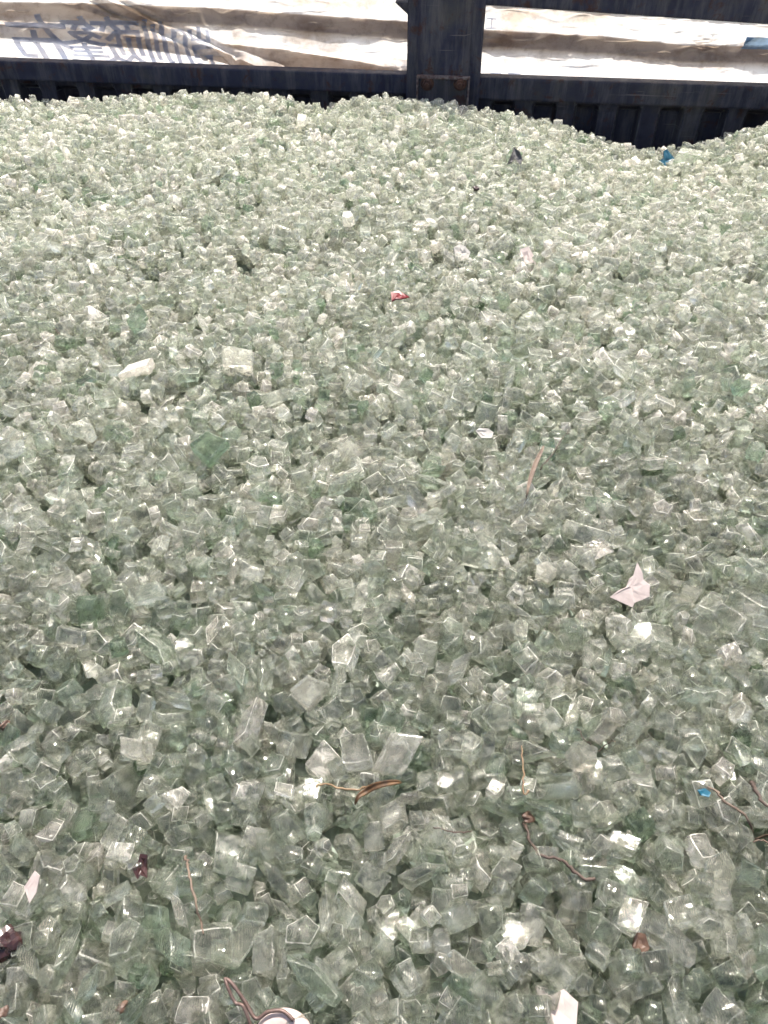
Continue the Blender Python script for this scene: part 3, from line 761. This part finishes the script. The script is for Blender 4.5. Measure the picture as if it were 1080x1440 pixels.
lump(4, 1018, .0036, M_AMBER, 'rust_chip', 'reddish brown chip at the left edge, below mid height', 'chip', lift=-.002)

# porcelain disc bound with bronze wire, at the bottom edge
pp = surf(396, 1447)
disc = empty('wire_bound_disc', pp + Vector((.002, -.006, .006)))
tag(disc, 'pinkish porcelain disc with a twisted bronze wire hook at the bottom edge', 'wired disc'); LAND.append(('pinkish porcelain disc', (400, 1425)))
bm = bmesh.new(); rings = []
for (r, z) in ((.0050, -.0015), (.0050, .0018), (.0062, .0030), (.0100, .0034), (.0125, .0022), (.0132, 0), (.0125, -.0022), (.0090, -.0030)):
    rings.append([bm.verts.new((r * math.cos(t) * 1.1, r * math.sin(t), z)) for t in [2 * math.pi * i / 40 for i in range(40)]])
rings.append(rings[0])
for a, b in zip(rings, rings[1:]):
    for i in range(40): bm.faces.new((a[i], a[(i + 1) % 40], b[(i + 1) % 40], b[i]))
od = link('disc', from_bm(bm, 'disc'), M_PORC, disc, True)
disc.rotation_euler = (R(22), R(-8), 0)
def wire(pts, r):
    n = 30; P = []
    for i in range(n):
        t = i / (n - 1) * (len(pts) - 1); a = min(int(t), len(pts) - 2); f = t - a
        p0, p1, p2, p3 = (Vector(pts[max(0, min(len(pts) - 1, a + q))]) for q in (-1, 0, 1, 2))
        P.append(.5 * ((2 * p1) + (p2 - p0) * f + (2 * p0 - 5 * p1 + 4 * p2 - p3) * f * f + (3 * p1 - p0 - 3 * p2 + p3) * f ** 3))
    link('wire', from_bm(curve_tube(P, [r] * n, 8), 'wire'), M_WIRE, disc, True)
wire([(.006, .0085, .0045), (.001, .0125, .005), (-.006, .0125, .005), (-.012, .010, .005), (-.017, .017, .006), (-.023, .025, .008), (-.026, .027, .008)], .0009)
wire([(-.012, .001, .004), (-.0145, .008, .0055), (-.0175, .0155, .0075), (-.0215, .017, .007), (-.0245, .023, .0085), (-.0265, .0275, .0082)], .0008)

# ------------------------------------------------------------------ the 300 fragments that show largest, the rest as one heap
def visible_score(f):
    v, size, x, y, z, q = f
    px, py, d = project((x, y, z))
    if not (-12 < px < 1092 and 0 < py < 1452): return 0
    i, j = cell(x, y); 
    if z < H[j, i] - size * .42: return 0
    e = VEXT[v]; return size * size * (e[0] * e[1] + e[2] * max(e[0], e[1])) / (d * d)
N_SPEC = sum(1 for o in COL.objects if o.name.startswith('glass_fragment'))
order = sorted(range(len(placed)), key=lambda i: -visible_score(placed[i]))
near = order[:300 - N_SPEC]; near_set = set(near)
SHAPE = {'block': 'blocky', 'slab': 'flat slab-like', 'splinter': 'long narrow', 'wedge': 'wedge-shaped', 'chip': 'small chipped'}
SHORT = [('the wired porcelain disc', (400, 1425)), ('the pink paper at the bottom edge', (784, 1422)), ('the orange-pink chip', (898, 1330)), ('the curved brown twig', (800, 1222)),
         ('the orange seed', (742, 1150)), ('the brown leaf blade', (535, 1120)), ('the upright lower left twig', (275, 1262)), ('the pink diamond paper', (47, 1250)),
         ('the dark leaf scrap', (201, 1220)), ('the dark nut shell', (10, 1325)), ('the long pink twig', (1030, 1145)), ('the frosted left foreground block', (195, 1075)),
         ('the bright frosted lump left of centre', (415, 945)), ('the pyramid-shaped glass', (822, 1078)), ('the torn pale paper', (885, 832)), ('the tilted clear block', (698, 1032)),
         ('the reddish left edge chip', (4, 1018)), ('the amber bottom left chip', (172, 1416)), ('the right edge clear cube', (1050, 1250)), ('the red-brown dry stem', (750, 675)),
         ('the big dull left slab', (212, 858)), ('the folded white paper scrap', (680, 614)), ('the pinkish white glass slab', (490, 640)), ('the long clear upper left slab', (295, 640)),
         ('the clear glass prism', (445, 1400)), ('the cracked block by the torn paper', (766, 818)), ('the dark green left edge cube', (75, 855))]
ORD = ['nearest', 'second nearest', 'third nearest', 'fourth nearest', 'fifth nearest', 'sixth nearest', 'seventh nearest', 'eighth nearest', 'ninth nearest', 'tenth nearest', 'eleventh nearest', 'twelfth nearest', 'farthest', 'farthest', 'farthest']
LONG = {}
def place_key(f):
    px, py, d = project((f[2], f[3], f[4])); best = min(SHORT, key=lambda s: (s[1][0] - px) ** 2 + (s[1][1] - py) ** 2)
    dx, dy = px - best[1][0], best[1][1] - py
    k_ = int(round(math.degrees(math.atan2(dy, dx)) / 45)) % 8
    dr = ['right of', 'above right of', 'above', 'above left of', 'left of', 'below left of', 'below', 'below right of'][k_]
    return (KINDS[f[0]], dr, best[0]), math.hypot(dx, dy)
keys = {i: place_key(placed[i]) for i in near}
def lab_for(i):
    (kd, dr, lm), dist = keys[i]
    same = sorted((keys[j][1], j) for j in near if keys[j][0] == keys[i][0]); r_ = [j for _, j in same].index(i)
    word = {'block': 'blocky glass lump', 'slab': 'flat glass slab', 'splinter': 'long narrow glass sliver', 'wedge': 'glass wedge', 'chip': 'small glass chip'}[kd]
    if len(same) == 1: return '%s lying %s %s' % (word, dr, lm)
    return '%s %s %s, %s' % (word, dr, lm, ORD[min(r_, len(ORD) - 1)])
for i in near:
    f = placed[i]; obj_fragment(f[0], f[1], (f[2], f[3], f[4]), f[5], lab_for(i))
rest = [placed[i] for i in range(len(placed)) if i not in near_set]
def heap():
    V = []; loops = []; starts = []; totals = []; mi = []; off = 0; lo_ = 0
    for (v, size, x, y, z, q) in rest:
        Rm = np.array(q.to_matrix()); sc3 = size * (1 + rng.uniform(-.12, .12, 3))
        V.append((VAR[v][1] * sc3) @ Rm.T + np.array([x, y, z]))
        if not hasattr(heap, 'c'): heap.c = {}
        if v not in heap.c:
            fl = np.array([i for f in VAR[v][2] for i in f]); ct = np.array([len(f) for f in VAR[v][2]])
            heap.c[v] = (fl, ct, np.concatenate(([0], np.cumsum(ct)[:-1])), np.array(VAR[v][3]))
        fl, ct, stt, m_ = heap.c[v]
        loops.append(fl + off); totals.append(ct); starts.append(stt + lo_); mi.append(m_)
        off += len(VAR[v][1]); lo_ += len(fl)
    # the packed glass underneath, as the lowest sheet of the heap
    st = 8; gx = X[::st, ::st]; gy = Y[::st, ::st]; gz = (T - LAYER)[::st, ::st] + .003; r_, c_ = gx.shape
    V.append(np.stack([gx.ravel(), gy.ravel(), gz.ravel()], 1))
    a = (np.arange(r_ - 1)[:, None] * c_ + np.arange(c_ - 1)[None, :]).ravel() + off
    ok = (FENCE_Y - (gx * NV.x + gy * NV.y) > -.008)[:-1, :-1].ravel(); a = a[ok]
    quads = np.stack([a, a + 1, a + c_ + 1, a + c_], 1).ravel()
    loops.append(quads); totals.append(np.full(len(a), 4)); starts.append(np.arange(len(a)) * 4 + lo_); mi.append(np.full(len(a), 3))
    V = np.concatenate(V).astype(np.float32); loops = np.concatenate(loops).astype(np.int32); starts = np.concatenate(starts).astype(np.int32); mi = np.concatenate(mi).astype(np.int32)
    me = bpy.data.meshes.new('broken_glass_heap'); me.vertices.add(len(V)); me.vertices.foreach_set('co', V.ravel())
    me.loops.add(len(loops)); me.loops.foreach_set('vertex_index', loops)
    me.polygons.add(len(starts)); me.polygons.foreach_set('loop_start', starts)
    try: me.polygons.foreach_set('loop_total', np.concatenate(totals).astype(np.int32))
    except Exception: pass
    me.polygons.foreach_set('material_index', mi); me.update(calc_edges=True); me.validate()
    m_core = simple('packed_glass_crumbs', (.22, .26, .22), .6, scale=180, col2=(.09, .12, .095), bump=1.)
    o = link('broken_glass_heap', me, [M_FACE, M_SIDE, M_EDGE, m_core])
    tag(o, 'heap of countless pale green broken tempered glass cubes filling the truck bed', 'glass heap', kind='stuff')
    print('heap verts', len(V))
heap()
